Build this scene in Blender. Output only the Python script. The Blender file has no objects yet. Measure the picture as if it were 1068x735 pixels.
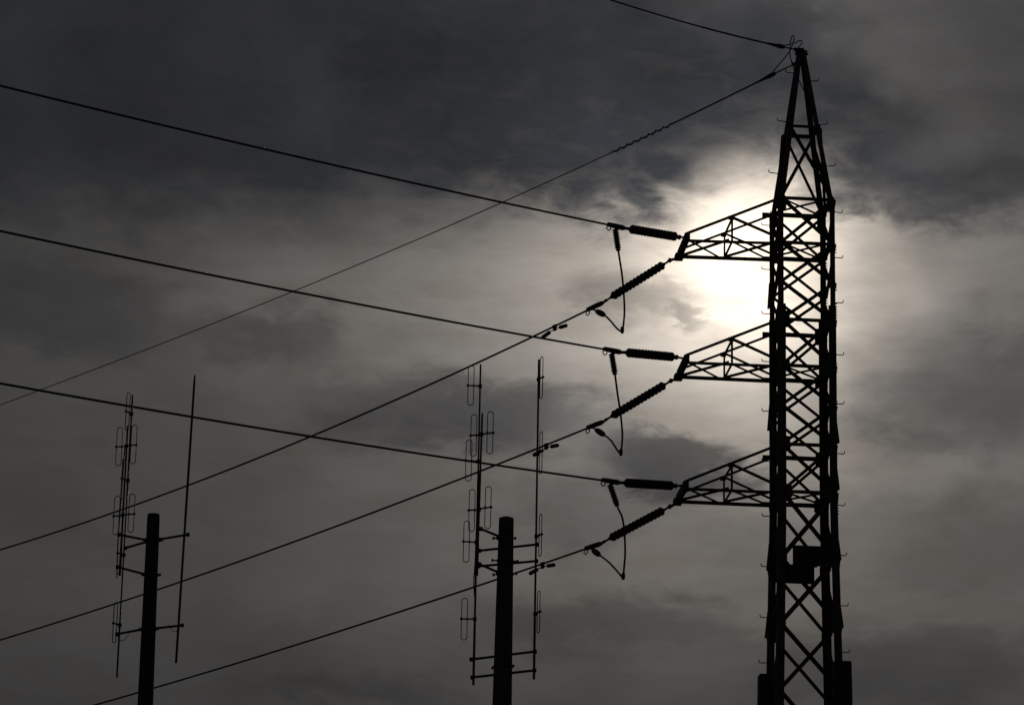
import bpy, bmesh, math, random
from mathutils import Vector, Matrix
random.seed(7)
SC = bpy.context.scene
COL = SC.collection

# ------------------------------------------------------------------ camera
cam_data = bpy.data.cameras.new('camera')
cam = bpy.data.objects.new('camera', cam_data)
COL.objects.link(cam)
cam_data.sensor_width = 36.0
cam_data.lens = 36.0 * 3500.0 / 1068.0
cam_data.clip_start = 0.1
cam_data.clip_end = 5000.0
PITCH, ROLL = math.radians(16.7242), math.radians(1.1991)
_F = Vector((0, math.cos(PITCH), math.sin(PITCH)))
_R0 = Vector((1, 0, 0))
_U0 = Vector((0, -math.sin(PITCH), math.cos(PITCH)))
_R = _R0 * math.cos(ROLL) + _U0 * math.sin(ROLL)
_U = _U0 * math.cos(ROLL) - _R0 * math.sin(ROLL)
cam.matrix_world = Matrix(((_R.x, _U.x, -_F.x, 0.0), (_R.y, _U.y, -_F.y, 0.0), (_R.z, _U.z, -_F.z, 1.7), (0, 0, 0, 1)))
SC.camera = cam

# ------------------------------------------------------------------ sky
SUN_AZ, SUN_EL = math.radians(4.10), math.radians(18.38)
world = bpy.data.worlds.new('World')
SC.world = world
world.use_nodes = True
NT = world.node_tree
NT.nodes.clear()


def nd(kind, **kw):
    n = NT.nodes.new(kind)
    for k, v in kw.items():
        setattr(n, k, v)
    return n


def mth(op, a, b=None, c=None, clamp=False):
    n = nd('ShaderNodeMath', operation=op, use_clamp=clamp)
    for i, v in enumerate((a, b, c)):
        if v is None:
            continue
        if isinstance(v, (int, float)):
            n.inputs[i].default_value = v
        else:
            NT.links.new(v, n.inputs[i])
    return n.outputs[0]


def mix_col(fac, a, b):
    n = nd('ShaderNodeMix', data_type='RGBA')
    for s, v in ((n.inputs[0], fac), (n.inputs[6], a), (n.inputs[7], b)):
        if isinstance(v, tuple):
            s.default_value = v
        elif isinstance(v, (int, float)):
            s.default_value = v
        else:
            NT.links.new(v, s)
    return n.outputs[2]


def scl(col, fac):
    n = nd('ShaderNodeVectorMath', operation='SCALE')
    NT.links.new(col, n.inputs[0])
    if isinstance(fac, (int, float)):
        n.inputs['Scale'].default_value = fac
    else:
        NT.links.new(fac, n.inputs['Scale'])
    return n.outputs[0]


tc = nd('ShaderNodeTexCoord')
sep = nd('ShaderNodeSeparateXYZ')
NT.links.new(tc.outputs['Generated'], sep.inputs[0])
dx, dy, dz = sep.outputs[0], sep.outputs[1], sep.outputs[2]
DEG = 180.0 / math.pi
az = mth('MULTIPLY', mth('ARCTAN2', dx, dy), DEG * 0.95)     # degrees of arc, sideways
el = mth('MULTIPLY', mth('ARCSINE', dz), DEG)                # degrees of elevation


def noise(scale, detail, rough, stretch=(1, 1, 1), off=(0, 0, 0), dist=0.0):
    mp = nd('ShaderNodeMapping')
    mp.inputs['Scale'].default_value = stretch
    mp.inputs['Location'].default_value = off
    NT.links.new(tc.outputs['Generated'], mp.inputs[0])
    n = nd('ShaderNodeTexNoise')
    n.inputs['Scale'].default_value = scale
    n.inputs['Detail'].default_value = detail
    n.inputs['Roughness'].default_value = rough
    n.inputs['Distortion'].default_value = dist
    NT.links.new(mp.outputs[0], n.inputs['Vector'])
    return mth('SUBTRACT', n.outputs['Fac'], 0.5)


w1 = noise(16, 5, 0.55, (1, 1, 1.7))
w2 = noise(16, 5, 0.55, (1, 1, 1.7), (3.1, 7.7, 1.3))
fine = noise(55, 6, 0.6, (1, 1, 2.2), (1.7, 0.2, 4.0), 0.4)
mott = noise(24, 4, 0.5, (1, 1, 1.5), (2.2, 6.1, 8.8), 0.3)
streak = noise(26, 6, 0.62, (1, 1, 4.5), (5.0, 1.0, 2.5), 0.6)
azw = mth('ADD', az, mth('MULTIPLY', w1, 3.2))
elw = mth('ADD', el, mth('MULTIPLY', w2, 2.0))
azw = mth('ADD', azw, mth('MULTIPLY', fine, 1.6))
elw = mth('ADD', elw, mth('MULTIPLY', fine, 1.3))


def bank(ca, ce, ra, re, s, soft=0.55, tilt=0.0):
    """one cloud bank: centre azimuth and elevation, half sizes (all degrees), opacity"""
    x = mth('SUBTRACT', azw, ca * 0.95)
    y = mth('SUBTRACT', elw, ce)
    t = math.radians(tilt)
    xr = mth('ADD', mth('MULTIPLY', x, math.cos(t) / ra), mth('MULTIPLY', y, math.sin(t) / ra))
    yr = mth('ADD', mth('MULTIPLY', x, -math.sin(t) / re), mth('MULTIPLY', y, math.cos(t) / re))
    r2 = mth('ADD', mth('MULTIPLY', xr, xr), mth('MULTIPLY', yr, yr))
    r = mth('SQRT', r2)
    mr = nd('ShaderNodeMapRange', interpolation_type='SMOOTHSTEP')
    NT.links.new(r, mr.inputs[0])
    mr.inputs[1].default_value = 1.0 + soft
    mr.inputs[2].default_value = 1.0 - soft
    mr.inputs[3].default_value = 0.0
    mr.inputs[4].default_value = s
    return mr.outputs[0]


BANKS = [(-7.53, 21.75, 9.84, 3.36, 0.97, 0.4, 0),
         (0.35, 21.59, 4.26, 2.1, 0.97, 0.42, 0),
         (2.63, 21.37, 2.46, 1.97, 0.92, 0.5, 0),
         (4.55, 21.61, 1.31, 1.64, 0.55, 0.7, 0),
         (1.95, 19.74, 1.48, 0.56, 0.7, 0.55, 0),
         (5.93, 20.38, 1.23, 0.95, 0.85, 0.6, 0),
         (7.81, 19.61, 1.97, 0.69, 0.75, 0.5, 0),
         (8.02, 21.71, 3.61, 2.13, 0.72, 0.5, 0),
         (-8.26, 17.17, 2.13, 0.9, 0.6, 0.5, 0),
         (-4.43, 16.96, 1.15, 0.46, 0.45, 0.55, 0),
         (-1.57, 15.66, 1.8, 0.66, 0.5, 0.55, 0),
         (0.3, 15.54, 1.48, 0.57, 0.5, 0.55, 0),
         (2.85, 14.76, 1.48, 0.49, 0.75, 0.45, 0),
         (1.51, 14.17, 1.8, 0.66, 0.4, 0.55, 0),
         (2.28, 17.94, 0.95, 0.43, 0.42, 0.55, 0),
         (3.14, 17.57, 0.36, 0.23, 0.4, 0.55, 0),
         (7.91, 16.2, 1.64, 0.98, 0.5, 0.55, 0),
         (8.77, 17.32, 1.8, 4.26, 0.35, 0.6, 0),
         (7.16, 11.52, 2.46, 0.82, 0.5, 0.55, 0),
         (1.87, 12.06, 2.13, 0.46, 0.35, 0.55, 0),
         (-2.09, 10.79, 1.8, 0.26, 0.35, 0.55, 0),
         (6.7, 13.62, 2.95, 0.98, 0.35, 0.55, 0),
         (-0.42, 10.15, 14.75, 3.28, 0.38, 0.6, 0),
         (-5.59, 14.7, 6.89, 2.13, 0.42, 0.7, 0),
         (-0.43, 10.32, 13.11, 1.8, 0.45, 0.6, 0)]
clear = None
for b in BANKS:
    o = mth('SUBTRACT', 1.0, bank(*b))
    clear = o if clear is None else mth('MULTIPLY', clear, o)
dens = mth('SUBTRACT', 1.0, clear)
dens = mth('ADD', dens, mth('ADD', mth('MULTIPLY', fine, 0.4), mth('MULTIPLY', streak, 0.12)), clamp=True)

# angle from the sun, degrees
sv = (math.sin(SUN_AZ) * math.cos(SUN_EL), math.cos(SUN_AZ) * math.cos(SUN_EL), math.sin(SUN_EL))
dp = nd('ShaderNodeVectorMath', operation='DOT_PRODUCT')
NT.links.new(tc.outputs['Generated'], dp.inputs[0])
dp.inputs[1].default_value = sv
ang = mth('MULTIPLY', mth('ARCCOSINE', mth('MINIMUM', dp.outputs['Value'], 0.9999999)), DEG)
angw = mth('MAXIMUM', mth('ADD', ang, mth('MULTIPLY', w1, 1.6)), 0.0)

halo = mth('EXPONENT', mth('MULTIPLY', angw, -1.0 / 4.9))
inner = mth('EXPONENT', mth('MULTIPLY', angw, -1.0 / 1.8))
core = mth('EXPONENT', mth('MULTIPLY', mth('MULTIPLY', ang, ang), -1.0 / 2.1))
thin = mth('ADD', mth('ADD', mth('ADD', mth('MULTIPLY', halo, 0.24), mth('MULTIPLY', inner, 0.75)), mth('MULTIPLY', core, 0.75)), 0.025)
mod = mth('ADD', 1.0, mth('ADD', mth('MULTIPLY', mott, 0.6), mth('ADD', mth('MULTIPLY', streak, 0.85), mth('MULTIPLY', fine, 0.8))))
thin = mth('MULTIPLY', thin, mod)
dmod = mth('ADD', 1.0, mth('ADD', mth('MULTIPLY', mott, 1.1), mth('ADD', mth('MULTIPLY', streak, 0.45), mth('MULTIPLY', fine, 0.75))))
thick = mth('MULTIPLY', mth('ADD', 0.0185, mth('MULTIPLY', halo, 0.036)), dmod)
warm = mix_col(mth('EXPONENT', mth('MULTIPLY', ang, -1.0 / 5.5)), (0.955, 1.0, 1.055, 1), (1.15, 0.975, 0.775, 1))
thin_col = scl(warm, thin)
cool = nd('ShaderNodeRGB')
cool.outputs[0].default_value = (0.925, 0.98, 1.13, 1)
thick_col = scl(cool.outputs[0], thick)
cloud = mix_col(dens, thin_col, thick_col)
sky = nd('ShaderNodeTexSky', sky_type='NISHITA')
sky.sun_disc = False
sky.sun_elevation = SUN_EL
sky.sun_rotation = SUN_AZ
sky.air_density = 1.0
sky.dust_density = 2.0
add = nd('ShaderNodeVectorMath', operation='ADD')
NT.links.new(scl(cloud, 10.0), add.inputs[0])
NT.links.new(scl(sky.outputs[0], mth('MULTIPLY', mth('SUBTRACT', 1.0, dens), 0.012)), add.inputs[1])
bg = nd('ShaderNodeBackground')
bg.inputs['Strength'].default_value = 0.1
NT.links.new(add.outputs[0], bg.inputs['Color'])
out = nd('ShaderNodeOutputWorld')
NT.links.new(bg.outputs[0], out.inputs['Surface'])

# ------------------------------------------------------------------ sun (veiled by cloud)
sd = bpy.data.lights.new('sun', 'SUN')
sd.energy = 0.6
sd.angle = math.radians(10)
sd.color = (1.0, 0.94, 0.84)
sun = bpy.data.objects.new('sun', sd)
COL.objects.link(sun)
sun.location = (0, 0, 60)
sun.rotation_euler = (-Vector(sv)).to_track_quat('-Z', 'Y').to_euler()

SC.view_settings.view_transform = 'Standard'
SC.view_settings.look = 'None'
SC.view_settings.exposure = 0.0
SC.view_settings.gamma = 1.0
SC.view_settings.use_curve_mapping = False

# ------------------------------------------------------------------ measured layout, metres
WIRE = {'A': {'dir': (-0.707, -0.707), 'poly': [0.0065514, -0.1549044, 31.1567555], 'start': (6.457, 72.989, 31.175)},
 'B': {'dir': (-0.707, -0.707), 'poly': [0.0009506, -0.1128489, 26.1462699], 'start': (3.753, 72.174, 26.196)},
 'C': {'dir': (-0.707, -0.707), 'poly': [0.0009725, -0.1091387, 23.2509233], 'start': (3.704, 72.17, 23.354)},
 'D': {'dir': (-0.707, -0.707), 'poly': [0.0009985, -0.1057701, 20.277292], 'start': (3.701, 72.169, 20.376)},
 'E': {'dir': (-0.64, 0.768), 'poly': [-2.13e-05, 0.0023804, -0.0913096, 30.7548194], 'start': (6.365, 72.981, 30.834)},
 'F': {'dir': (-0.64, 0.768), 'poly': [0.0022385, -0.126125, 25.828374], 'start': (3.597, 73.365, 26.036)},
 'G': {'dir': (-0.64, 0.768), 'poly': [0.0012946, -0.0897209, 22.8503511], 'start': (3.638, 73.368, 23.152)},
 'H': {'dir': (-0.64, 0.768), 'poly': [0.0010007, -0.0727949, 19.912313], 'start': (3.635, 73.368, 20.204)}}
JUMP = {'F': [(2.317, 70.75, 25.357), (2.406, 71.0, 24.925), (2.47, 71.5, 24.638), (2.513, 72.1, 24.4), (2.512, 72.6, 24.239), (2.499, 73.0, 24.168),
       (2.398, 73.6, 24.442), (2.264, 74.2, 24.81), (2.154, 74.8, 25.123), (2.083, 75.1, 25.274)],
 'G': [(2.275, 70.75, 22.491), (2.34, 71.0, 22.148), (2.429, 71.6, 21.88), (2.5, 72.3, 21.633), (2.512, 72.7, 21.476), (2.501, 73.1, 21.315),
       (2.422, 73.7, 21.609), (2.307, 74.3, 21.974), (2.189, 74.8, 22.222), (2.085, 75.1, 22.382)],
 'H': [(2.36, 70.75, 19.519), (2.463, 70.95, 19.357), (2.531, 71.3, 19.143), (2.586, 72.1, 18.84), (2.586, 72.6, 18.631), (2.585, 73.1, 18.463),
       (2.457, 73.8, 18.808), (2.3, 74.4, 19.133), (2.119, 75.0, 19.427), (2.024, 75.2, 19.551)]}
LOOP1 = [(6.136, 72.9, 31.204), (6.293, 72.9, 31.232), (6.45, 72.9, 31.284), (6.562, 72.9, 31.346), (6.618, 72.9, 31.331), (6.584, 72.9, 31.238),
 (6.516, 72.9, 31.153), (6.46, 72.9, 31.068)]
LOOP2 = [(5.933, 72.9, 30.541), (6.067, 72.9, 30.723), (6.202, 72.9, 30.894), (6.337, 72.9, 31.089), (6.405, 72.9, 31.283), (6.434, 72.9, 31.391),
 (6.412, 72.9, 31.463), (6.374, 72.9, 31.426), (6.344, 72.9, 31.257), (6.33, 72.9, 31.065), (6.347, 72.9, 30.897), (6.403, 72.9, 30.755)]
LEAD = [(6.365, 72.9, 30.814), (6.447, 72.9, 30.588), (6.557, 72.9, 30.304), (6.678, 72.9, 30.068)]
P2 = {'bot': ((-0.181, 52.0, 11.549), (0.101, 52.0, 11.555)), 'top': ((-0.144, 52.0, 14.568), (0.075, 52.0, 14.572))}
P1 = {'bot': ((-6.087, 55.0, 11.992), (-5.826, 55.0, 11.998)), 'top': ((-6.09, 55.0, 15.249), (-5.877, 55.0, 15.253))}
ANT2 = [{'loops': [((-0.653, 52.12, 16.792), 0.669, 0.098, (-0.503, 52.12, 16.783), (-0.653, 52.12, 16.788)),
            ((-0.659, 52.12, 15.538), 0.685, 0.088, (-0.51, 52.12, 15.524), (-0.659, 52.12, 15.537)),
            ((-0.663, 52.12, 14.201), 0.675, 0.094, (-0.505, 52.12, 14.191), (-0.663, 52.12, 14.201)),
            ((-0.666, 52.12, 12.942), 0.673, 0.094, (-0.501, 52.12, 12.944), (-0.666, 52.12, 12.945))],
  'mast': ((-0.504, 52.12, 17.147), (-0.499, 52.12, 11.886))},
 {'loops': [((-0.587, 52.02, 15.931), 0.694, 0.088, (-0.461, 52.02, 15.948), (-0.587, 52.02, 15.926)),
            ((-0.325, 52.02, 15.98), 0.703, 0.093, (-0.461, 52.02, 15.948), (-0.324, 52.02, 15.98)),
            ((-0.587, 52.02, 14.689), 0.693, 0.087, (-0.471, 52.02, 14.71), (-0.588, 52.02, 14.689)),
            ((-0.331, 52.02, 14.742), 0.693, 0.086, (-0.471, 52.02, 14.71), (-0.331, 52.02, 14.75))],
  'mast': ((-0.458, 52.02, 16.297), (-0.486, 52.02, 13.626))},
 {'loops': [((0.481, 51.85, 16.867), 0.699, 0.043, (0.435, 51.85, 16.838), (0.481, 51.85, 16.863)),
            ((0.495, 51.85, 15.618), 0.698, 0.04, (0.442, 51.85, 15.6), (0.495, 51.85, 15.633)),
            ((0.51, 51.85, 14.263), 0.688, 0.039, (0.446, 51.85, 14.246), (0.509, 51.85, 14.27)),
            ((0.504, 51.85, 13.024), 0.671, 0.039, (0.449, 51.85, 12.988), (0.504, 51.85, 13.02))],
  'mast': ((0.435, 51.85, 17.168), (0.45, 51.85, 11.945))}]
ANT1 = [{'loops': [((-6.531, 55.15, 17.074), 0.67, 0.049, (-6.465, 55.15, 17.037), (-6.531, 55.15, 17.069)),
            ((-6.543, 55.15, 15.896), 0.704, 0.047, (-6.465, 55.15, 15.863), (-6.542, 55.15, 15.887)),
            ((-6.543, 55.15, 14.595), 0.696, 0.047, (-6.464, 55.15, 14.571), (-6.542, 55.15, 14.594)),
            ((-6.55, 55.15, 13.409), 0.686, 0.05, (-6.468, 55.15, 13.369), (-6.548, 55.15, 13.392))],
  'mast': ((-6.464, 55.15, 17.369), (-6.47, 55.15, 12.481))},
 {'loops': [((-6.632, 55.05, 16.431), 0.674, 0.087, (-6.511, 55.05, 16.442), (-6.632, 55.05, 16.422)),
            ((-6.389, 55.05, 16.474), 0.682, 0.086, (-6.511, 55.05, 16.442), (-6.388, 55.05, 16.468)),
            ((-6.613, 55.05, 15.23), 0.673, 0.086, (-6.509, 55.05, 15.235), (-6.612, 55.05, 15.216)),
            ((-6.362, 55.05, 15.273), 0.665, 0.082, (-6.509, 55.05, 15.235), (-6.362, 55.05, 15.262))],
  'mast': ((-6.507, 55.05, 16.796), (-6.504, 55.05, 14.192))},
 {'loops': [], 'mast': ((-5.39, 54.85, 17.663), (-5.467, 54.85, 12.686))}]
BR2 = [((-0.453, 52.1, 14.051), (0.459, 51.85, 14.113)), ((-0.463, 52.1, 13.796), (0.456, 51.85, 13.843)),
 ((-0.438, 52.05, 14.396), (-0.137, 52.0, 14.265)), ((-0.448, 52.05, 13.821), (-0.155, 52.0, 13.686)),
 ((-0.542, 52.12, 12.295), (0.46, 51.85, 12.388)), ((-0.52, 52.12, 12.008), (0.458, 51.85, 12.088))]
LUG2 = [((-0.236, 52.0, 14.236), (0.115, 52.0, 14.243)), ((-0.243, 52.0, 13.876), (0.161, 52.0, 13.869)), ((-0.223, 52.0, 13.642), (0.142, 52.0, 13.666)),
 ((-0.206, 52.0, 12.144), (0.126, 52.0, 12.182))]
BR1 = [((-6.561, 55.1, 14.909), (-6.077, 55.0, 14.801)), ((-6.436, 55.1, 14.681), (-6.075, 55.0, 14.771)), ((-6.555, 55.1, 14.351), (-6.079, 55.0, 14.214)),
 ((-5.868, 55.0, 14.818), (-5.374, 54.85, 14.874)), ((-6.504, 55.12, 13.207), (-6.078, 55.0, 13.272)),
 ((-5.871, 55.0, 13.293), (-5.395, 54.85, 13.323))]
LUG1 = [((-6.117, 55.0, 14.8), (-5.819, 55.0, 14.806)), ((-6.119, 55.0, 14.205), (-5.822, 55.0, 14.212)), ((-6.118, 55.0, 13.271), (-5.807, 55.0, 13.294))]
DAMP = {'F': ((0.752, 76.0, 24.956), (1.327, 76.0, 25.23)),
 'G': ((0.599, 76.0, 22.108), (1.191, 76.0, 22.342)),
 'H': ((0.639, 76.0, 19.277), (1.192, 76.0, 19.471))}
# ------------------------------------------------------------------ materials
def material(name, base, rough=0.6, metal=0.0, vary=0.3, scale=8.0, bump=0.0, second=None, stretch=(1, 1, 1)):
    m = bpy.data.materials.new(name)
    m.use_nodes = True
    t = m.node_tree
    p = t.nodes['Principled BSDF']
    co = t.nodes.new('ShaderNodeTexCoord')
    mp = t.nodes.new('ShaderNodeMapping')
    mp.inputs['Scale'].default_value = stretch
    n = t.nodes.new('ShaderNodeTexNoise')
    n.inputs['Scale'].default_value = scale
    n.inputs['Detail'].default_value = 6
    r = t.nodes.new('ShaderNodeValToRGB')
    lo = tuple(c * (1 - vary) for c in base) + (1,)
    hi = tuple((second or tuple(c * (1 + vary) for c in base))) + (1,)
    r.color_ramp.elements[0].color = lo
    r.color_ramp.elements[0].position = 0.3
    r.color_ramp.elements[1].color = hi
    r.color_ramp.elements[1].position = 0.7
    t.links.new(co.outputs['Object'], mp.inputs[0])
    t.links.new(mp.outputs[0], n.inputs['Vector'])
    t.links.new(n.outputs['Fac'], r.inputs[0])
    t.links.new(r.outputs[0], p.inputs['Base Color'])
    p.inputs['Roughness'].default_value = rough
    p.inputs['Metallic'].default_value = metal
    p.inputs['Specular IOR Level'].default_value = 0.2
    if bump:
        b = t.nodes.new('ShaderNodeBump')
        b.inputs['Strength'].default_value = bump
        b.inputs['Distance'].default_value = 0.02
        t.links.new(n.outputs['Fac'], b.inputs['Height'])
        t.links.new(b.outputs[0], p.inputs['Normal'])
    return m


STEEL = material('weathered_steel', (0.06, 0.058, 0.056), 0.75, 0.0, 0.35, 5.0, 0.1, (0.085, 0.068, 0.055))
DARK_STEEL = material('rusty_fittings', (0.045, 0.04, 0.036), 0.8, 0.0, 0.4, 20.0)
CABLE = material('aged_aluminium_cable', (0.05, 0.05, 0.05), 0.75, 0.0, 0.2, 30.0)
RUBBER = material('grey_polymer', (0.035, 0.034, 0.035), 0.8, 0.0, 0.2, 10.0)
GLAZE = material('brown_glaze', (0.04, 0.026, 0.02), 0.55, 0.0, 0.25, 12.0)
WOOD = material('creosoted_wood', (0.042, 0.032, 0.026), 0.85, 0.0, 0.45, 14.0, 0.5, None, (1, 1, 0.08))
CONCRETE = material('weathered_concrete', (0.05, 0.048, 0.046), 0.9, 0.0, 0.3, 6.0, 0.4)
PLATE = material('painted_plate', (0.03, 0.029, 0.028), 0.7, 0.0, 0.2, 4.0)
TUBE = material('antenna_tube', (0.06, 0.06, 0.06), 0.7, 0.0, 0.2, 25.0)
SOIL = material('dry_grass_soil', (0.09, 0.08, 0.05), 0.95, 0.0, 0.5, 0.4, 0.8, (0.06, 0.075, 0.03))


# ------------------------------------------------------------------ mesh helpers
def V(*a):
    return Vector(a[0]) if len(a) == 1 else Vector(a)


def frame_of(d):
    d = d.normalized()
    ref = Vector((0, 0, 1)) if abs(d.z) < 0.95 else Vector((1, 0, 0))
    a = d.cross(ref).normalized()
    return a, d.cross(a).normalized()


def smooth_path(pts, n=6):
    """Catmull-Rom through the points"""
    P = [V(p) for p in pts]
    P = [P[0] * 2 - P[1]] + P + [P[-1] * 2 - P[-2]]
    o = []
    for i in range(1, len(P) - 2):
        for k in range(n):
            t = k / n
            o.append(0.5 * ((2 * P[i]) + (P[i + 1] - P[i - 1]) * t + (2 * P[i - 1] - 5 * P[i] + 4 * P[i + 1] - P[i + 2]) * t * t
                            + (3 * P[i] - 3 * P[i + 1] + P[i + 2] - P[i - 1]) * t ** 3))
    o.append(P[-2])
    return o


def tube(bm, pts, r, sides=8, closed=False, caps=True):
    P = [V(p) for p in pts]
    n = len(P)
    R = r if isinstance(r, (list, tuple)) else [r] * n
    rings = []
    pa = None
    for i, p in enumerate(P):
        if closed:
            d = P[(i + 1) % n] - P[i - 1]
        else:
            d = P[min(i + 1, n - 1)] - P[max(i - 1, 0)]
        if pa is None:
            a, b = frame_of(d)
        else:
            a = (pa - d.normalized() * pa.dot(d.normalized())).normalized()
            b = d.normalized().cross(a)
        pa = a
        rings.append([bm.verts.new(p + (a * math.cos(2 * math.pi * k / sides) + b * math.sin(2 * math.pi * k / sides)) * R[i]) for k in range(sides)])
    m = n if closed else n - 1
    for i in range(m):
        A, B = rings[i], rings[(i + 1) % n]
        for k in range(sides):
            f = bm.faces.new((A[k], A[(k + 1) % sides], B[(k + 1) % sides], B[k]))
            f.smooth = sides > 5
    if caps and not closed:
        bm.faces.new(rings[0][::-1])
        bm.faces.new(rings[-1])


def prism(bm, poly, ext):
    """extrude a polygon (list of points) by a vector"""
    A = [bm.verts.new(V(p)) for p in poly]
    B = [bm.verts.new(V(p) + ext) for p in poly]
    n = len(A)
    bm.faces.new(A[::-1])
    bm.faces.new(B)
    for k in range(n):
        bm.faces.new((A[k], A[(k + 1) % n], B[(k + 1) % n], B[k]))


def box(bm, c, sx, sy, sz, ax=None):
    c = V(c)
    X, Y, Z = ax or (Vector((1, 0, 0)), Vector((0, 1, 0)), Vector((0, 0, 1)))
    p = [c + X * (sx / 2 * i) + Y * (sy / 2 * j) - Z * (sz / 2) for i, j in ((-1, -1), (1, -1), (1, 1), (-1, 1))]
    prism(bm, p, Z * sz)


def angle(bm, p0, p1, e1, e2, w, t=0.008):
    """an L-section bar: heel along p0-p1, flanges along e1 and e2"""
    p0, p1 = V(p0), V(p1)
    d = (p1 - p0).normalized()
    e1 = (e1 - d * e1.dot(d)).normalized()
    e2 = (e2 - d * e2.dot(d) - e1 * e2.dot(e1)).normalized()
    prof = [(0, 0), (w, 0), (w, t), (t, t), (t, w), (0, w)]
    prism(bm, [p0 + e1 * a + e2 * b for a, b in prof], p1 - p0)


def link(name, bm, mat, parent=None, loc=None):
    bmesh.ops.recalc_face_normals(bm, faces=bm.faces[:])
    me = bpy.data.meshes.new(name)
    bm.to_mesh(me)
    bm.free()
    me.materials.append(mat)
    o = bpy.data.objects.new(name, me)
    COL.objects.link(o)
    if parent is not None:
        o.parent = parent
    if loc is not None:
        o.location = loc
    return o


def tag(o, label, cat, group=None):
    o['label'] = label
    o['category'] = cat
    if group:
        o['group'] = group
    return o


def empty(name, loc, label, cat, group=None):
    o = bpy.data.objects.new(name, None)
    COL.objects.link(o)
    o.location = loc
    o.empty_display_size = 0.3
    return tag(o, label, cat, group)


def copy_tree(o, parent=None):
    kids = [c for c in bpy.data.objects if c.parent == o]
    c = o.copy()
    COL.objects.link(c)
    if parent is not None:
        c.parent = parent
    for k in kids:
        copy_tree(k, c)
    return c


X, Y, Z = Vector((1, 0, 0)), Vector((0, 1, 0)), Vector((0, 0, 1))

# ------------------------------------------------------------------ ground
bm = bmesh.new()
NG = 60


def ground_z(x, y):
    d = math.hypot(x, y - 40)
    return (0.25 * math.sin(x * 0.05 + 1) * math.cos(y * 0.043) + 0.1 * math.sin(x * 0.21) * math.sin(y * 0.17)) * min(1, max(0, d - 2) / 60) - 0.02


def spread(i):
    q = (i / NG) * 2 - 1
    return math.copysign(abs(q) ** 2.2, q) * 1500.0


gv = [[bm.verts.new((spread(i), spread(j) + 40, ground_z(spread(i), spread(j) + 40))) for i in range(NG + 1)] for j in range(NG + 1)]
for j in range(NG):
    for i in range(NG):
        f = bm.faces.new((gv[j][i], gv[j][i + 1], gv[j + 1][i + 1], gv[j + 1][i]))
        f.smooth = True
g = link('ground', bm, SOIL)
g['kind'] = 'structure'

# ------------------------------------------------------------------ lattice tower (local axes: x along its face, y in depth)
TX, TY, TR = 6.6008, 73.0, math.radians(4.5087)
tower = empty('lattice_tower', (TX, TY, 0.0), 'tall dark steel lattice tower with three cross arms and a pointed peak', 'pylon')
tower.rotation_euler = (0, 0, TR)


def T2W(p):
    x, y, z = p
    return Vector((TX + x * math.cos(TR) - y * math.sin(TR), TY + x * math.sin(TR) + y * math.cos(TR), z))


def W2T(p):
    x, y = p[0] - TX, p[1] - TY
    return Vector((x * math.cos(TR) + y * math.sin(TR), -x * math.sin(TR) + y * math.cos(TR), p[2]))


NEAR_KEYS, FAR_KEYS = 'BCD', 'FGH'
Z_ARM = [(27.258, 26.190), (24.362, 23.275), (21.444, 20.352)]      # upper and lower level of each cross arm
Z_TOP = 27.258
Z_PEAK = 31.06
Z_SPLICE = 24.72


def half(z):
    """half width of the tower at the bracing planes"""
    if z >= Z_TOP:
        return 0.6 + (0.045 - 0.6) * (z - Z_TOP) / (Z_PEAK - Z_TOP)
    if z >= 20.1:
        return 0.6
    if z >= 14:
        return 0.6 + (20.1 - z) * 0.0185
    return half(14) + (14 - z) * 0.032


OUT = 0.05


def corner(sx, sy, z, off=0.0):
    h = half(z) + off
    return Vector((sx * h, sy * h, z))


# legs: one continuous member each, heavier below the splice
for sx in (-1, 1):
    for sy in (-1, 1):
        bm = bmesh.new()
        e1, e2 = X * -sx, Y * -sy
        zs = [0.0, 14.0, 20.1, Z_SPLICE]
        for a, b in zip(zs[:-1], zs[1:]):
            angle(bm, corner(sx, sy, a, OUT + 0.012), corner(sx, sy, b, OUT + 0.012), e1, e2, 0.175, 0.014)
        angle(bm, corner(sx, sy, Z_SPLICE - 0.25, OUT), corner(sx, sy, Z_TOP, OUT), e1, e2, 0.118, 0.011)
        leg = link('leg', bm, STEEL, tower)
        # step bolts on the two climbing legs
        if (sx, sy) in ((-1, 1), (1, -1)):
            lv = [26.995, 25.92, 24.854, 23.704, 22.53, 21.347, 20.067, 18.913, 17.747, 16.722, 15.6, 14.5, 13.4] if sx < 0 else \
                 [26.98, 25.884, 24.809, 23.583, 22.437, 21.277, 20.084, 18.947, 17.798, 16.756, 15.7, 14.6, 13.5]
            for i, z in enumerate(lv):
                b = bmesh.new()
                h = half(z) + OUT
                y0 = sy * (h - 0.06)
                dr = random.uniform(-0.02, 0.05)
                tube(b, [(sx * (h - 0.03), y0, z), (sx * (h + 0.165), y0, z - dr * 0.2), (sx * (h + 0.185), y0, z + 0.015), (sx * (h + 0.19), y0, z + 0.065)], 0.0115, 6)
                link('step_bolt', b, DARK_STEEL, leg)

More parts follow.
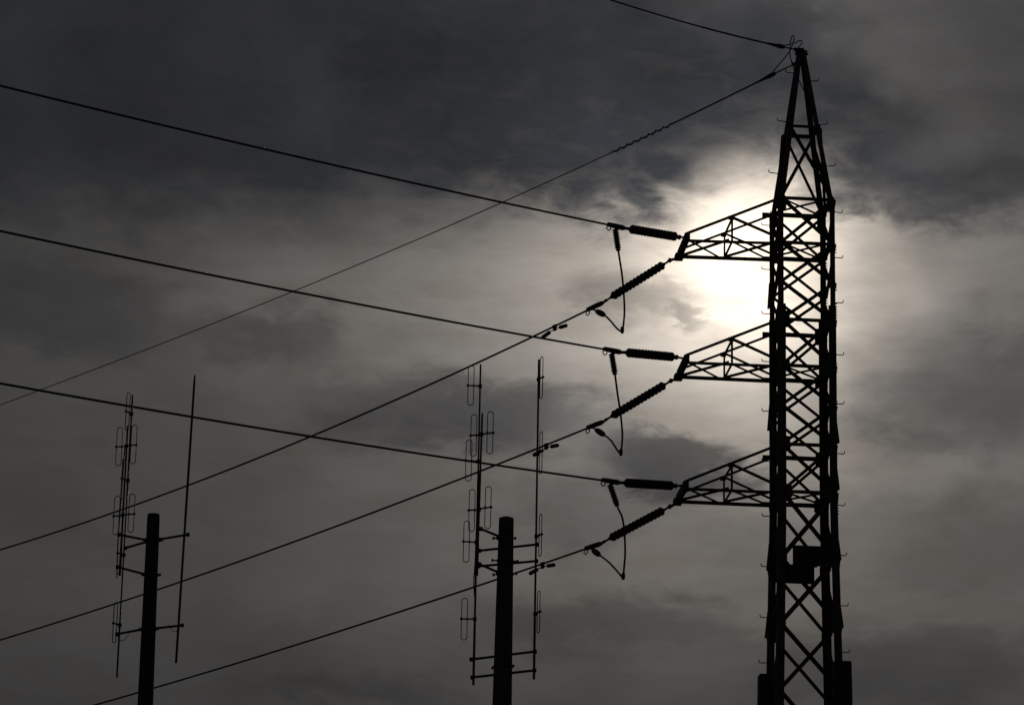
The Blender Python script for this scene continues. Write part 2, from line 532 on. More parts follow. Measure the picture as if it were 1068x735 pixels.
# peak legs
for sx in (-1, 1):
    for sy in (-1, 1):
        bm = bmesh.new()
        angle(bm, corner(sx, sy, Z_TOP - 0.30, OUT + 0.01), corner(sx, sy, Z_PEAK, OUT), X * -sx, Y * -sy, 0.112, 0.011)
        leg = link('peak_leg', bm, STEEL, tower)
        if (sx, sy) in ((-1, 1), (1, -1)):
            for z in ((30.62, 29.469, 28.247) if sx < 0 else (30.34, 29.215, 28.147)):
                b = bmesh.new()
                h = half(z) + OUT
                y0 = sy * (h - 0.05)
                tube(b, [(sx * (h - 0.03), y0, z - 0.02), (sx * (h + 0.165), y0, z), (sx * (h + 0.185), y0, z + 0.015), (sx * (h + 0.19), y0, z + 0.065)], 0.0115, 6)
                link('step_bolt', b, DARK_STEEL, leg)
# cap plates and lugs that carry the earth wires
bm = bmesh.new()
box(bm, (0, 0, Z_PEAK + 0.02), 0.26, 0.26, 0.03)
box(bm, (-0.02, 0, Z_PEAK + 0.075), 0.16, 0.14, 0.08)
tube(bm, [(0.0, 0, Z_PEAK + 0.05), (0.17, 0.0, Z_PEAK - 0.02)], 0.03, 8)
tube(bm, [(-0.12, 0.0, Z_PEAK + 0.1), (0.08, 0.0, Z_PEAK + 0.08)], 0.028, 8)
link('peak_cap', bm, DARK_STEEL, tower)


def face_axes(k):
    """k 0 near, 1 right, 2 far, 3 left -> along, outward"""
    return ((X, -Y), (Y, X), (-X, Y), (-Y, -X))[k]


def face_pt(k, s, z, out=0.0):
    a, n = face_axes(k)
    h = half(z)
    return a * (s * h) + n * (h + out) + Z * z


def brace(name, k, s0, z0, s1, z1, w, out, parent=tower, trim=0.0):
    a, n = face_axes(k)
    p, q = face_pt(k, s0, z0, out), face_pt(k, s1, z1, out)
    bm = bmesh.new()
    d = (q - p).normalized()
    side = d.cross(n).normalized()
    angle(bm, p - side * w / 2, q - side * w / 2, side, n * (1 if out > 0.02 else -1), w, 0.007)
    return link(name, bm, STEEL, parent)


# horizontals at the arm levels
for k in range(4):
    for zu, zl in Z_ARM:
        for z in (zu, zl):
            brace('horizontal_brace', k, -1.02, z, 1.02, z, 0.085, 0.018)
    brace('horizontal_brace', k, -1.02, 29.12, 1.02, 29.12, 0.075, 0.018)
# diagonal crosses of the body
NODES = [27.258, 26.19, 25.255, 24.362, 23.275, 22.345, 21.444, 20.352, 18.84, 17.36, 15.86, 14.3]
for i in range(len(NODES) - 1):
    zt, zb = NODES[i], NODES[i + 1]
    for k in range(4):
        w = 0.07 if zb > 20 else 0.082
        brace('diagonal_brace', k, -1, zt, 1, zb, w, 0.026)
        brace('diagonal_brace', k, 1, zt, -1, zb, w, -0.014)
low = [14.3, 12.4, 10.4, 8.2, 5.8, 3.1, 0.3]
for i in range(len(low) - 1):
    for k in (0, 1, 2, 3):
        bm = bmesh.new()
        a, n = face_axes(k)
        for s, o in ((1, 0.026), (-1, -0.014)):
            p, q = face_pt(k, -s, low[i], o), face_pt(k, s, low[i + 1], o)
            side = (q - p).normalized().cross(n).normalized()
            angle(bm, p - side * 0.04, q - side * 0.04, side, n, 0.08, 0.008)
        link('crossed_brace', bm, STEEL, tower)
# crosses of the peak
for k in range(4):
    brace('diagonal_brace', k, -1, 29.10, 1, Z_TOP, 0.068, 0.026)
    brace('diagonal_brace', k, 1, 29.10, -1, Z_TOP, 0.068, -0.014)
# plan bracing inside the body at the arm levels
for zu, zl in Z_ARM:
    for z in ((zu, zl) if zu > 27 else (zl,)):
        h = half(z)
        for s, dz in ((1, 0.0), (-1, 0.03)):
            bm = bmesh.new()
            p, q = Vector((-h, -h * s, z + dz)), Vector((h, h * s, z + dz))
            side = (q - p).normalized().cross(Z)
            angle(bm, p - side * 0.025, q - side * 0.025, side, Z, 0.05, 0.007)
            link('plan_brace', bm, STEEL, tower)


# gusset plates at the leg joints and cover plates over the splices
def gusset(k, s, z, w, hgt, out=0.034):
    bm = bmesh.new()
    a, n = face_axes(k)
    h = half(z)
    c = a * (s * (h - w / 2 + 0.055)) + n * (h + out) + Z * z
    pts = [c + a * (u * w / 2) + Z * (v * hgt / 2) for u, v in ((-1, -.7), (-.7, -1), (.7, -1), (1, -.7), (1, .7), (.7, 1), (-.7, 1), (-1, .7))]
    prism(bm, pts, n * 0.01)
    return link('gusset_plate', bm, STEEL, tower)


for k in range(4):
    for s in (-1, 1):
        gusset(k, s, Z_TOP - 0.12, 0.19, 0.36)
        gusset(k, s, 26.19, 0.17, 0.22)
        gusset(k, s, 25.255, 0.14, 0.16)
        gusset(k, s, 24.362, 0.26, 0.40)
        gusset(k, s, 23.275, 0.26, 0.28)
        gusset(k, s, 22.345, 0.16, 0.2)
        gusset(k, s, 21.444, 0.26, 0.36)
        gusset(k, s, 20.352, 0.30, 0.34)
        gusset(k, s, 18.84, 0.2, 0.3)
        gusset(k, s, 17.36, 0.19, 0.28)
        gusset(k, s, 29.1, 0.09, 0.15, 0.015)


def splice(sx, sy, z0, z1, flare):
    """a tapered cover plate standing off the outer side of a leg"""
    bm = bmesh.new()
    h0, h1 = half(z0) + OUT + 0.014, half(z1) + OUT + 0.014
    y0 = sy * (half(z0) + OUT) - sy * 0.12
    pts = [(sx * h0, y0, z0), (sx * (h0 + flare), y0, z0), (sx * (h0 + flare), y0, z0 + 0.03), (sx * (h1 + 0.004), y0, z1), (sx * h1, y0, z1)]
    prism(bm, pts, Vector((0, sy * 0.12, 0)))
    link('splice_plate', bm, STEEL, tower)


for z, fl in ((24.98, 0.04), (22.08, 0.05), (19.98 - 1.15, 0.05), (17.29, 0.055)):
    splice(-1, 1, z, z + 0.62, fl)
for z, fl in ((21.52, 0.055), (20.44, 0.05), (18.83, 0.045), (17.30, 0.05)):
    splice(1, -1, z, z + 0.45, fl)
# bolt heads along the outer face of the right-hand legs
for zc, n in ((24.55, 9), (20.15, 8), (26.1, 3), (25.2, 3), (23.3, 4), (22.45, 3)):
    bm = bmesh.new()
    for i in range(n):
        z = zc + (i - n / 2) * 0.065
        h = half(z) + OUT + 0.012
        tube(bm, [(h - 0.01, -h + 0.06, z), (h + 0.03, -h + 0.06, z)], 0.014, 6)
        tube(bm, [(h - 0.01, h - 0.06, z), (h + 0.03, h - 0.06, z)], 0.014, 6)
    link('bolt_row', bm, DARK_STEEL, tower)

# sheet-metal climbing guards round the lower legs
for sx, zt in ((-1, 16.45), (1, 16.53)):
    bm = bmesh.new()
    z0 = 13.6
    def hh(z): return half(z)
    for a, b in ((z0, zt),):
        xo0, xo1 = 0.955, 0.91
        ya, yb = -sx * 0.50, -sx * 0.84
        pts0 = [(sx * xo0, ya, a), (sx * 0.56, ya, a), (sx * 0.56, yb, a), (sx * xo0, yb, a)]
        pts1 = [(sx * xo1, ya, b), (sx * 0.53, ya, b), (sx * 0.53, yb, b), (sx * xo1, yb, b)]
        A = [bm.verts.new(p) for p in pts0]
        B = [bm.verts.new(p) for p in pts1]
        bm.faces.new(A[::-1])
        bm.faces.new(B)
        for q in range(4):
            bm.faces.new((A[q], A[(q + 1) % 4], B[(q + 1) % 4], B[q]))
    bmesh.ops.bevel(bm, geom=bm.edges[:], offset=0.012, segments=1, affect='EDGES')
    link('climbing_guard', bm, PLATE, tower)


# ------------------------------------------------------------------ cross arms (parts of the tower)
ARM_TIP_X = -2.73
for zi, (zu, zl) in enumerate(Z_ARM):
    tipz = zl + (-0.03 if zi == 0 else 0.0)
    rise = 0.12
    xm = -1.727
    bm = bmesh.new()
    for sy in (-1, 1):
        y0 = sy * 0.6
        yo = sy * 0.62
        # bottom chord and top chord
        angle(bm, (0.6 if False else -0.6, yo, zl), (ARM_TIP_X, y0, tipz), Vector((0, -sy, 0)), Z * -1, 0.07, 0.009)
        angle(bm, (-0.6, yo, zu - 0.03), (ARM_TIP_X, y0, tipz + rise), Vector((0, -sy, 0)), Z, 0.055, 0.008)
    arm = link('cross_arm', bm, STEEL, tower)
    ft = (xm + 0.6) / (ARM_TIP_X + 0.6)
    zm_t = (zu - 0.03) + (tipz + rise - zu + 0.03) * ft
    zm_b = zl + (tipz - zl) * ft

    def strut(name, p, q, w, e1, e2):
        b = bmesh.new()
        angle(b, p, q, e1, e2, w, 0.007)
        link(name, b, STEEL, arm)

    for sy in (-1, 1):
        y0 = sy * 0.61
        strut('strut', (xm, y0, zm_b), (xm, y0, zm_t), 0.045, X, Vector((0, -sy, 0)))
        strut('diagonal_brace', (xm, y0 - sy * 0.02, zm_t), (-0.58, y0 - sy * 0.02, zl + 0.07), 0.055, Z, Vector((0, -sy, 0)))
        # plate at the node
        b = bmesh.new()
        box(b, (xm, y0, zm_t - 0.01), 0.13, 0.012, 0.10)
        link('node_plate', b, STEEL, arm)
    strut('cross_strut', (xm, -0.6, zm_t), (xm, 0.6, zm_t), 0.055, X, -Z)
    strut('cross_strut', (xm, -0.6, zm_b), (xm, 0.6, zm_b), 0.055, X, -Z)
    strut('plan_brace', (ARM_TIP_X + 0.05, -0.6, tipz - 0.01), (xm - 0.05, 0.6, zm_b - 0.01), 0.05, Y, -Z)
    strut('plan_brace', (ARM_TIP_X + 0.05, 0.6, tipz + 0.004), (xm - 0.05, -0.6, zm_b + 0.004), 0.05, Y, Z)
    strut('plan_brace', (xm + 0.05, -0.6, zm_b - 0.01), (-0.66, 0.6, zl - 0.01), 0.05, Y, -Z)
    strut('plan_brace', (xm + 0.05, 0.6, zm_b + 0.004), (-0.66, -0.6, zl + 0.004), 0.05, Y, Z)
    # heavy channel across the tip, with lugs for the insulators
    b = bmesh.new()
    box(b, (ARM_TIP_X - 0.005, 0, tipz + 0.055), 0.12, 1.34, 0.17)
    box(b, (ARM_TIP_X - 0.03, 0.60, tipz - 0.03), 0.19, 0.26, 0.13)
    bmesh.ops.bevel(b, geom=b.edges[:], offset=0.008, segments=1, affect='EDGES')
    for key_, y_, r_ in ((NEAR_KEYS[zi], -0.62, 0.026), (FAR_KEYS[zi], 0.62, 0.034)):
        q_ = W2T(WIRE[key_]['start'])
        tube(b, [(ARM_TIP_X + 0.03, y_, tipz + (0.04 if y_ < 0 else -0.02)), q_], r_, 8)
        tube(b, [q_ + Vector((-0.02, 0, -0.045)), q_ + Vector((0.0, 0, 0.045))], 0.04, 8)
    link('tip_beam', b, STEEL, arm)
    # stub beams where the far chords meet the leg
    b = bmesh.new()
    for z, ln in ((zu, 0.17), (zl, 0.17)):
        box(b, (-0.65 - ln / 2, 0.635, z), ln, 0.02, 0.12)
    link('joint_plate', b, STEEL, arm)


# ------------------------------------------------------------------ plates hung on the tower bracing
def sign(y, x0, x1, z0, z1, label):
    e = empty('sign', T2W(((x0 + x1) / 2, y, z0)), label, 'sign', 'plates on the tower')
    e.rotation_euler = (0, 0, TR)
    b = bmesh.new()
    w, h = x1 - x0, z1 - z0
    box(b, (0, 0, h / 2), w, 0.012, h)
    bmesh.ops.bevel(b, geom=[q for q in b.edges if abs((q.verts[0].co - q.verts[1].co).normalized().y) > .9], offset=0.03, segments=3, affect='EDGES')
    link('plate', b, PLATE, e)
    b = bmesh.new()
    s = 1 if y < 0 else -1
    box(b, (0, s * 0.02, h * 0.93), w * 1.12, 0.022, 0.05)
    box(b, (0, s * 0.02, h * 0.07), w * 1.0, 0.022, 0.04)
    link('mounting_rail', b, DARK_STEEL, e)


sign(-0.70, -0.36, 0.53, 18.65, 19.11, 'blank dark plate on the near face of the lattice tower, the upper one in view')
sign(0.68, -0.62, 0.36, 18.56, 19.0, 'blank dark plate on the far face of the lattice tower, the lower one in view')


# ------------------------------------------------------------------ conductors, insulators, jumpers
def wire_pt(w, s):
    d = w['dir']
    n = math.hypot(*d)
    z = 0.0
    for c in w['poly']:
        z = z * s + c
    return Vector((w['start'][0] + d[0] / n * s, w['start'][1] + d[1] / n * s, z))


WL = {'B': 'top', 'C': 'middle', 'D': 'bottom', 'F': 'top', 'G': 'middle', 'H': 'bottom'}


def orient(o, d):
    """turn a thing so that its local x runs along d and its local z stays up"""
    d = d.normalized()
    y = Z.cross(d).normalized()
    z = d.cross(y)
    o.rotation_euler = Matrix((d, y, z)).transposed().to_euler()


def make_string(name, mat, s_a, s_b, s_end, r_big, r_small, pitch, label, group):
    e = empty(name, (0, 0, 0), label, 'insulator', group)
    b = bmesh.new()
    n = int(round((s_b - s_a) / pitch))
    pts, rr = [(s_a - 0.03, 0, 0)], [0.03]
    for i in range(n):
        x = s_a + (s_b - s_a) * i / n
        p = (s_b - s_a) / n
        for fx, r in ((0.0, r_small), (0.18, r_big * 0.97), (0.36, r_big), (0.55, r_big * 0.92), (0.75, r_small)):
            pts.append((x + p * fx, 0, 0))
            rr.append(r)
    pts.append((s_b + 0.03, 0, 0))
    rr.append(0.03)
    tube(b, pts, rr, 16)
    link('shed_stack', b, mat, e)
    # shackle and link at the tower end
    b = bmesh.new()
    tube(b, [(0.0, 0, 0), (s_a, 0, 0)], 0.026, 8)
    tube(b, [(0.02 + 0.05 * math.cos(t), 0.05 * math.sin(t), 0) for t in [k * math.pi / 6 for k in range(12)]], 0.014, 6, closed=True)
    tube(b, [(s_a - 0.09, 0, 0), (s_a - 0.06, 0, 0), (s_a - 0.02, 0, 0), (s_a + 0.02, 0, 0)], [0.022, 0.04, 0.045, 0.03], 10)
    link('shackle', b, DARK_STEEL, e)
    b = bmesh.new()
    tube(b, [(s_b - 0.02, 0, 0), (s_b + 0.03, 0, 0), (s_b + 0.05, 0, 0), (s_end, 0, 0)], [0.05, 0.05, 0.027, 0.027], 10)
    tube(b, [(s_end - 0.05, 0, 0), (s_end - 0.02, 0, 0), (s_end + 0.03, 0, 0)], [0.02, 0.042, 0.03], 10)
    link('clevis', b, DARK_STEEL, e)
    return e


NEAR_END, FAR_END = 1.78, 2.28
protoN = protoF = None
for key in 'BCD':
    w = WIRE[key]
    a, c = V(w['start']), wire_pt(w, 1.78 + 0.1)
    lab = 'smooth dark insulator string, the more level of two on the %s cross arm' % WL[key]
    if protoN is None:
        protoN = o = make_string('insulator_string', RUBBER, 0.16, 1.66, NEAR_END, 0.106, 0.052, 0.105, lab, 'insulator strings of the conductors')
    else:
        o = copy_tree(protoN)
        o['label'] = lab
    o.location = a
    orient(o, c - a)
for key in 'FGH':
    w = WIRE[key]
    a, c = V(w['start']), wire_pt(w, FAR_END + 0.1)
    lab = 'ribbed dark insulator string slanting down and away from the %s cross arm' % WL[key]
    if protoF is None:
        protoF = o = make_string('insulator_string', GLAZE, 0.27, 2.04, FAR_END, 0.102, 0.052, 0.128, lab, 'insulator strings of the conductors')
    else:
        o = copy_tree(protoF)
        o['label'] = lab
    o.location = a
    orient(o, c - a)


def conductor(key, s0, s1, r, label, n, group, clamp=True):
    w = WIRE[key]
    p0 = wire_pt(w, s0)
    e = empty('power_cable' if clamp else 'earth_wire', p0, label, 'power line' if clamp else 'earth wire', group)
    pts = [wire_pt(w, s0 + (s1 - s0) * i / n) - p0 for i in range(n + 1)]
    b = bmesh.new()
    tube(b, pts, r, 8)
    link('strand', b, CABLE, e)
    if clamp:
        d = (wire_pt(w, s0 + 0.65) - p0)
        u = d.normalized()
        side, up = frame_of(u)
        if up.z < 0:
            up = -up
        b = bmesh.new()
        tube(b, [V((0, 0, 0)), u * 0.08, u * 0.12, u * 0.3, u * 0.46, u * 0.58], [0.03, 0.05, 0.06, 0.055, 0.05, 0.035], 10)
        box(b, u * 0.40 + up * 0.01, 0.40, 0.07, 0.085, (u, side, up))
        for k in range(3):
            c = u * (0.27 + 0.12 * k)
            tube(b, [c - side * 0.05, c + side * 0.05], 0.016, 6)
        tube(b, [u * 0.62 - up * 0.01, u * 0.66 - up * 0.08, u * 0.60 - up * 0.13, u * 0.53 - up * 0.10, u * 0.52 - up * 0.02], 0.014, 6)
        link('dead_end_clamp', b, DARK_STEEL, e)
    return e


for key in 'BCD':
    conductor(key, NEAR_END, 62, 0.024, 'dark power cable rising to the upper left from the %s cross arm' % WL[key], 90, 'power cables of the line')
for key, smax in (('F', 56), ('G', 62), ('H', 62)):
    conductor(key, FAR_END, smax, 0.025, 'dark power cable falling to the lower left from the %s cross arm' % WL[key], 90, 'power cables of the line')


# jumpers: the spiral-wrapped drop, two cables and the joint between them at the bottom
def blob(bm, p, q, r):
    p, q = V(p), V(q)
    f = (0.0, 0.12, 0.3, 0.7, 0.88, 1.0)
    k = (0.35, 0.85, 1.0, 1.0, 0.85, 0.35)
    tube(bm, [p.lerp(q, t) for t in f], [r * s for s in k], 10)


for key, nk in (('F', 'B'), ('G', 'C'), ('H', 'D')):
    P = [V(p) for p in JUMP[key]]
    cn = wire_pt(WIRE[nk], NEAR_END + 0.36)
    cf = wire_pt(WIRE[key], FAR_END + 0.42)
    e = empty('jumper_cable', cn, 'thin jumper cable looping between the two insulator strings of the %s cross arm' % WL[key], 'jumper cable', 'jumper loops')
    low_i = min(range(len(P)), key=lambda i: P[i].z)
    up_leg = [cn] + P[:low_i + 1]
    down_leg = P[low_i:] + [cf]
    b = bmesh.new()
    tube(b, [p - cn for p in smooth_path([cn - Z * 0.02] + P[:low_i + 1])], 0.0225, 8)
    tube(b, [p - cn for p in smooth_path(P[low_i:] + [cf - Z * 0.03])], 0.0225, 8)
    link('cable', b, CABLE, e)
    # spiral wrap on the near drop
    b = bmesh.new()
    top, bot = cn - Z * 0.07, P[0]
    dirv = (bot - top)
    a1, a2 = frame_of(dirv)
    m = 9
    pts, rr = [], []
    for i in range(m):
        for fx, r in ((0.0, 0.048), (0.3, 0.075), (0.6, 0.073), (0.9, 0.048)):
            pts.append(top + dirv * ((i + fx) / m) - cn)
            rr.append(r * (1.0 if i < m - 1 else 0.8))
    tube(b, pts, rr, 10)
    link('spiral_sleeve', b, RUBBER, e)
    b = bmesh.new()
    d2 = (P[-2] - P[-1]).normalized()
    blob(b, cf.lerp(P[-1], 0.45) - Z * 0.02 - cn, P[-1].lerp(P[-2], 0.85) - cn, 0.07)
    link('terminal_sleeve', b, DARK_STEEL, e)
    b = bmesh.new()
    blob(b, P[low_i] - cn - Z * 0.03, P[low_i] - cn + Z * 0.14, 0.045)
    dd = (P[low_i + 1] - P[low_i]).normalized()
    blob(b, P[low_i] - cn - dd * 0.05, P[low_i] - cn + dd * 0.12, 0.03)
    link('joint_clamp', b, DARK_STEEL, e)

# vibration dampers slung under the receding conductors
protoD = None
for key, s in (('F', 4.05), ('G', 4.35), ('H', 4.4)):
    p = wire_pt(WIRE[key], s)
    d = wire_pt(WIRE[key], s + 0.1) - wire_pt(WIRE[key], s - 0.1)
    lab = 'small two weight damper slung under the receding cable of the %s cross arm' % WL[key]
    if protoD is None:
        protoD = o = empty('vibration_damper', p, lab, 'damper', 'vibration dampers')
        b = bmesh.new()
        box(b, (0.0, 0, -0.045), 0.09, 0.05, 0.13)
        tube(b, [(-0.05, 0, 0), (0.05, 0, 0)], 0.042, 10)
        link('clamp', b, DARK_STEEL, o)
        b = bmesh.new()
        tube(b, smooth_path([(-0.32, 0, -0.105), (-0.15, 0, -0.085), (0, 0, -0.08), (0.15, 0, -0.085), (0.36, 0, -0.115)], 4), 0.012, 6)
        link('messenger_strand', b, CABLE, o)
        for x0, x1, z0, z1 in ((-0.43, -0.17, -0.125, -0.09), (0.18, 0.47, -0.09, -0.135)):
            b = bmesh.new()
            tube(b, [(x0, 0, z0), (x0 + 0.02, 0, z0 + (z1 - z0) * 0.08), (x1 - 0.02, 0, z1 - (z1 - z0) * 0.08), (x1, 0, z1)], [0.032, 0.047, 0.047, 0.032], 12)
            link('weight', b, DARK_STEEL, o)
    else:
        o = copy_tree(protoD)
        o['label'] = lab
        o.location = p
    orient(o, d)

# earth wires at the peak
eA = conductor('A', 0.62, 9.0, 0.019, 'earth wire running up and left towards the viewer from the tower peak', 40, 'earth wires at the peak', clamp=False)
eE = conductor('E', 0.75, 44, 0.0135, 'earth wire running down and left away from the tower peak', 120, 'earth wires at the peak', clamp=False)
for e, key, s_in, s_out, tgt in ((eA, 'A', 0.36, 1.0, T2W((-0.1, 0, Z_PEAK + 0.09))), (eE, 'E', 0.5, 1.15, T2W((-0.13, 0, Z_PEAK - 0.26)))):
    p0 = e.location.copy()
    w = WIRE[key]
    b = bmesh.new()
    q = [wire_pt(w, s) - p0 for s in (s_in, s_in + 0.08, s_in + 0.2, s_in + 0.32, s_out)]
    tube(b, q, [0.022, 0.05, 0.055, 0.04, 0.022], 10)
    tube(b, [tgt - p0, q[0]], 0.017, 8)
    blob(b, tgt - p0 - (q[0] - tgt + p0).normalized() * 0.04, tgt - p0 + (q[0] - tgt + p0).normalized() * 0.09, 0.045)
    link('dead_end_grip', b, DARK_STEEL, e)
# heavier armour rods along the first metres of the wires
for e, key, s0, s1, r in ((eE, 'E', 1.0, 4.2, 0.0205), (eA, 'A', 0.9, 3.4, 0.0225)):
    p0 = e.location.copy()
    b = bmesh.new()
    tube(b, [wire_pt(WIRE[key], s0 + (s1 - s0) * i / 16) - p0 for i in range(17)], [r] * 16 + [0.012], 8)
    link('armour_rods', b, CABLE, e)
# spiral damper wound round the receding earth wire
w = WIRE['E']
pc = wire_pt(w, 5.0)
b = bmesh.new()
pts = []
for i in range(150):
    s = 3.95 + 2.35 * i / 149
    u = (wire_pt(w, s + 0.05) - wire_pt(w, s - 0.05)).normalized()
    a1, a2 = frame_of(u)
    th = 2 * math.pi * 9 * i / 149
    amp = 0.034 * min(1, i / 12, (149 - i) / 12 + 0.2)
    pts.append(wire_pt(w, s) + a1 * math.cos(th) * amp + a2 * math.sin(th) * amp - pc)
tube(b, pts, 0.0135, 6)
tag(link('spiral_damper', b, RUBBER, None, pc), 'spiral damper rod wound round the receding earth wire', 'damper')
# bonding loops
for pts, r, lab in ((LOOP1, 0.012, 'thin bonding wire in a flat loop right of the earth wire clamp at the peak'),
                    (LOOP2, 0.013, 'thin bonding wire in a tall loop standing above the tower peak'),
                    (LEAD, 0.013, 'thin earthing lead running down inside the tower peak')):
    p0 = V(pts[0])
    b = bmesh.new()
    tube(b, [p - p0 for p in smooth_path(pts, 6)], r, 6)
    tag(link('bonding_wire', b, CABLE, None, p0), lab, 'bonding wire', 'bonding wires at the peak')


# ------------------------------------------------------------------ utility poles
def pole(P, y, sides, mat, label, dome, brackets, lugs):
    (xl, _, zt), (xr, _, _) = P['top']
    (bl, _, zb), (brr, _, _) = P['bot']
    cx = (xl + xr) / 2
    cb = (bl + brr) / 2
    rt, rb = (xr - xl) / 2, (brr - bl) / 2
    k = (rb - rt) / (zt - zb)
    sl = (cb - cx) / (zt - zb)
    e = empty('utility_pole', (cx + sl * zt, y, 0), label, 'pole', 'antenna poles')
    b = bmesh.new()
    zs = [0.0, 3.0, 6.0, 9.0, zb, (zt + zb) / 2, zt - 0.04, zt]
    fl = 1.0 / math.cos(math.pi / sides) if sides <= 8 else 1.0
    pts, rr = [], []
    for z in zs:
        pts.append(((zt - z) * sl - sl * zt, 0, z))
        rr.append((rt + k * min(zt - z, 9.0) * (1.0 if z > 9 else 0.85)) * fl)
    rr[-1] = rr[-2] * (0.93 if dome else 0.98)
    if dome:
        pts.append((pts[-1][0], 0, zt + 0.008))
        rr.append(rr[-1] * 0.7)
    tube(b, pts, rr, sides)
    if sides <= 8:
        for f in b.faces:
            f.smooth = False
        tube(b, [pts[-1], (pts[-1][0], 0, zt + 0.025)], [rr[-1] * 0.97, rr[-1] * 0.3], sides)
    link('shaft', b, mat, e)
    for p, q in brackets:
        b = bmesh.new()
        p, q = V(p) - e.location, V(q) - e.location
        d = (q - p).normalized()
        s_ = d.cross(Z).normalized()
        u_ = s_.cross(d)
        angle(b, p - u_ * 0.02, q - u_ * 0.02, u_, s_, 0.04, 0.006)
        for t in (p, q):
            tube(b, [t - s_ * 0.05, t + s_ * 0.05], 0.012, 6)
            tube(b, [t + d * 0.0 - Z * 0.03, t + Z * 0.03], 0.03, 8)
        link('mounting_arm', b, DARK_STEEL, e)
    for p, q in lugs:
        b = bmesh.new()
        p, q = V(p) - e.location, V(q) - e.location
        c = (p + q) / 2
        r = (q - p).length / 2
        rp = rt + k * (zt - c.z) + 0.012
        tube(b, [c + Vector((rp * math.cos(t), rp * math.sin(t), 0)) for t in [i * math.pi / 12 for i in range(24)]], 0.016, 6, closed=True)
        tube(b, [p, q], 0.013, 6)
        for t in (p, q):
            tube(b, [t - Z * 0.022, t + Z * 0.022], 0.018, 6)
        link('clamp_band', b, DARK_STEEL, e)
    return e


pole2 = pole(P2, 52.0, 8, CONCRETE, 'thick flat-topped dark pole nearer the tower, carrying three dipole antennas', False, BR2, LUG2)
pole1 = pole(P1, 55.0, 20, WOOD, 'round dark pole with a whip antenna at its right, left of the other pole', True, BR1, LUG1)
# cable cover on the round pole
b = bmesh.new()
tube(b, [(-0.10, -0.02, 9.2), (-0.125, -0.02, 12.6), (-0.118, -0.02, 13.0), (-0.09, -0.02, 13.1)], [0.06, 0.055, 0.05, 0.03], 10)
o = link('cable_cover', b, PLATE, pole1)
o.location.x = 0.03


# ------------------------------------------------------------------ antennas
def rounded_loop(h, w, n=8):
    """closed racetrack in the local x-z plane, centred"""
    r = w / 2
    o = []
    for i in range(n + 1):
        t = math.pi * i / n
        o.append((r * math.cos(t), 0, h / 2 - r + r * math.sin(t)))
    for i in range(n + 1):
        t = math.pi + math.pi * i / n
        o.append((r * math.cos(t), 0, -h / 2 + r + r * math.sin(t)))
    return o


def antenna(A, label, edge_on, r_top, r_low, group):
    t, q = V(A['mast'][0]), V(A['mast'][1])
    e = empty('dipole_antenna', q, label, 'antenna', group)
    b = bmesh.new()
    zs = [q, q.lerp(t, 0.18), q.lerp(t, 0.2), q.lerp(t, 0.62), q.lerp(t, 0.64), t]
    tube(b, [z - q for z in zs], [r_low, r_low, r_low * 0.85, r_low * 0.8, r_top, r_top], 10)
    link('mast', b, TUBE, e)
    for c, h, w, m, arm_end in A['loops']:
        c, m, ae = V(c), V(m), V(arm_end)
        real_w = 0.092
        dp = bmesh.new()
        pts = rounded_loop(h, real_w)
        ang_ = math.acos(min(1.0, w / real_w)) if w < 0.07 else 0.0
        dirn = 1 if c.x > m.x else -1
        ca, sa = math.cos(ang_), math.sin(ang_)
        if edge_on:
            sa = -sa
        rot = [Vector((x * ca, x * sa * dirn, z)) for x, _, z in pts]
        tube(dp, rot, 0.0075, 6, closed=True)
        lo = link('folded_dipole', dp, TUBE, e)
        lo.location = c - q
        b = bmesh.new()
        far = Vector((dirn * real_w / 2 * ca, real_w / 2 * sa, 0))
        near = m - c
        near.x -= dirn * 0.02
        end = (ae - c) + far * 1.08
        tube(b, [near, end], 0.0135, 8)
        tube(b, [end - (end - near).normalized() * 0.02, end + (end - near).normalized() * 0.02], 0.021, 8)
        mm = ae - c - far * 1.0
        tube(b, [mm - (end - near).normalized() * 0.015, mm + (end - near).normalized() * 0.015], 0.019, 8)
        tube(b, [near + Vector((dirn * 0.02, 0, -0.03)), near + Vector((dirn * 0.02, 0, 0.03))], 0.03, 8)
        link('boom', b, TUBE, lo)
    return e


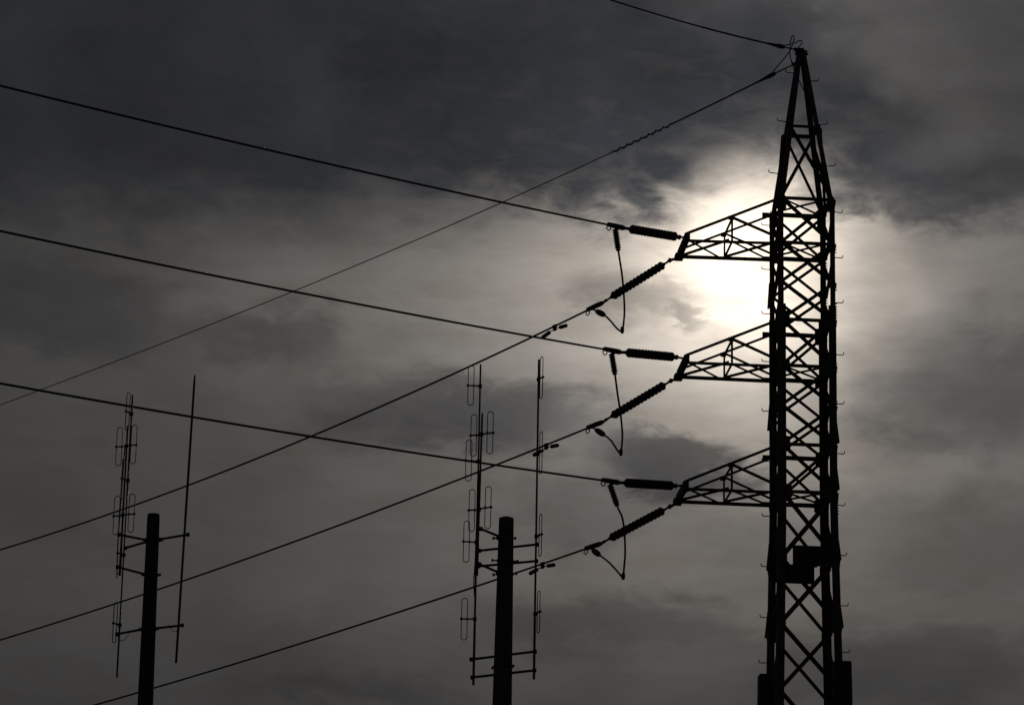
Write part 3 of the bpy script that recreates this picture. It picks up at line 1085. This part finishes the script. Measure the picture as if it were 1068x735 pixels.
GA = 'dipole antennas on the poles'
antenna(ANT2[0], 'tall four loop dipole antenna, loops all left, left of the flat-topped pole', False, 0.015, 0.021, GA)
antenna(ANT2[1], 'short dipole antenna with loops on both sides, beside the flat-topped pole', False, 0.017, 0.024, GA)
antenna(ANT2[2], 'tall mast with narrow edge-on loops, right of the flat-topped pole', True, 0.017, 0.021, GA)
antenna(ANT1[0], 'tall mast with narrow edge-on loops, left of the round pole', True, 0.016, 0.016, GA)
antenna(ANT1[1], 'short dipole antenna with loops on both sides, left of the round pole', False, 0.016, 0.021, GA)
t, q = V(ANT1[2]['mast'][0]), V(ANT1[2]['mast'][1])
e = empty('whip_antenna', q, 'long bare rod antenna without loops, right of the round pole', 'antenna')
b = bmesh.new()
tube(b, [Vector((0, 0, 0)), (t - q) * 0.3, (t - q) * 0.48], [0.02, 0.02, 0.0195], 8)
link('lower_tube', b, TUBE, e)
b = bmesh.new()
tube(b, [(t - q) * 0.48, (t - q) * 0.49, (t - q) * 0.8, (t - q) * 0.97, t - q], [0.0195, 0.021, 0.02, 0.019, 0.013], 8)
link('radiating_element', b, TUBE, e)
# sagging feeder tails under the lower arms of the round pole
for p, s, lab in (((-6.49, 55.1, 13.19), 1, 'short feeder tail hanging under the lower left arm of the round pole'),
                  ((-5.44, 54.85, 13.31), -1, 'short feeder tail hanging under the lower right arm of the round pole')):
    b = bmesh.new()
    tube(b, smooth_path([(0, 0, 0), (s * 0.04, 0, -0.08), (s * 0.10, 0, -0.09), (s * 0.19, 0, 0.02)], 5), 0.006, 6)
    tag(link('feeder_cable', b, RUBBER, None, p), lab, 'cable', 'feeder tails')
# feeder cables tied to the short antenna on the flat-topped pole
b = bmesh.new()
tube(b, smooth_path([(-0.50, 52.0, 15.9), (-0.506, 51.98, 14.8), (-0.515, 52.0, 13.9), (-0.53, 52.0, 13.5), (-0.50, 52.05, 13.2)], 6), 0.011, 6)
tag(link('feeder_cable', b, RUBBER), 'black feeder cable tied along the masts left of the flat-topped pole', 'cable')
b = bmesh.new()
tube(b, smooth_path([(-6.53, 55.0, 16.4), (-6.55, 55.0, 15.3), (-6.56, 55.02, 14.7), (-6.55, 55.05, 14.15)], 6), 0.011, 6)
tag(link('feeder_cable', b, RUBBER), 'black feeder cable tied along the masts left of the round pole', 'cable')
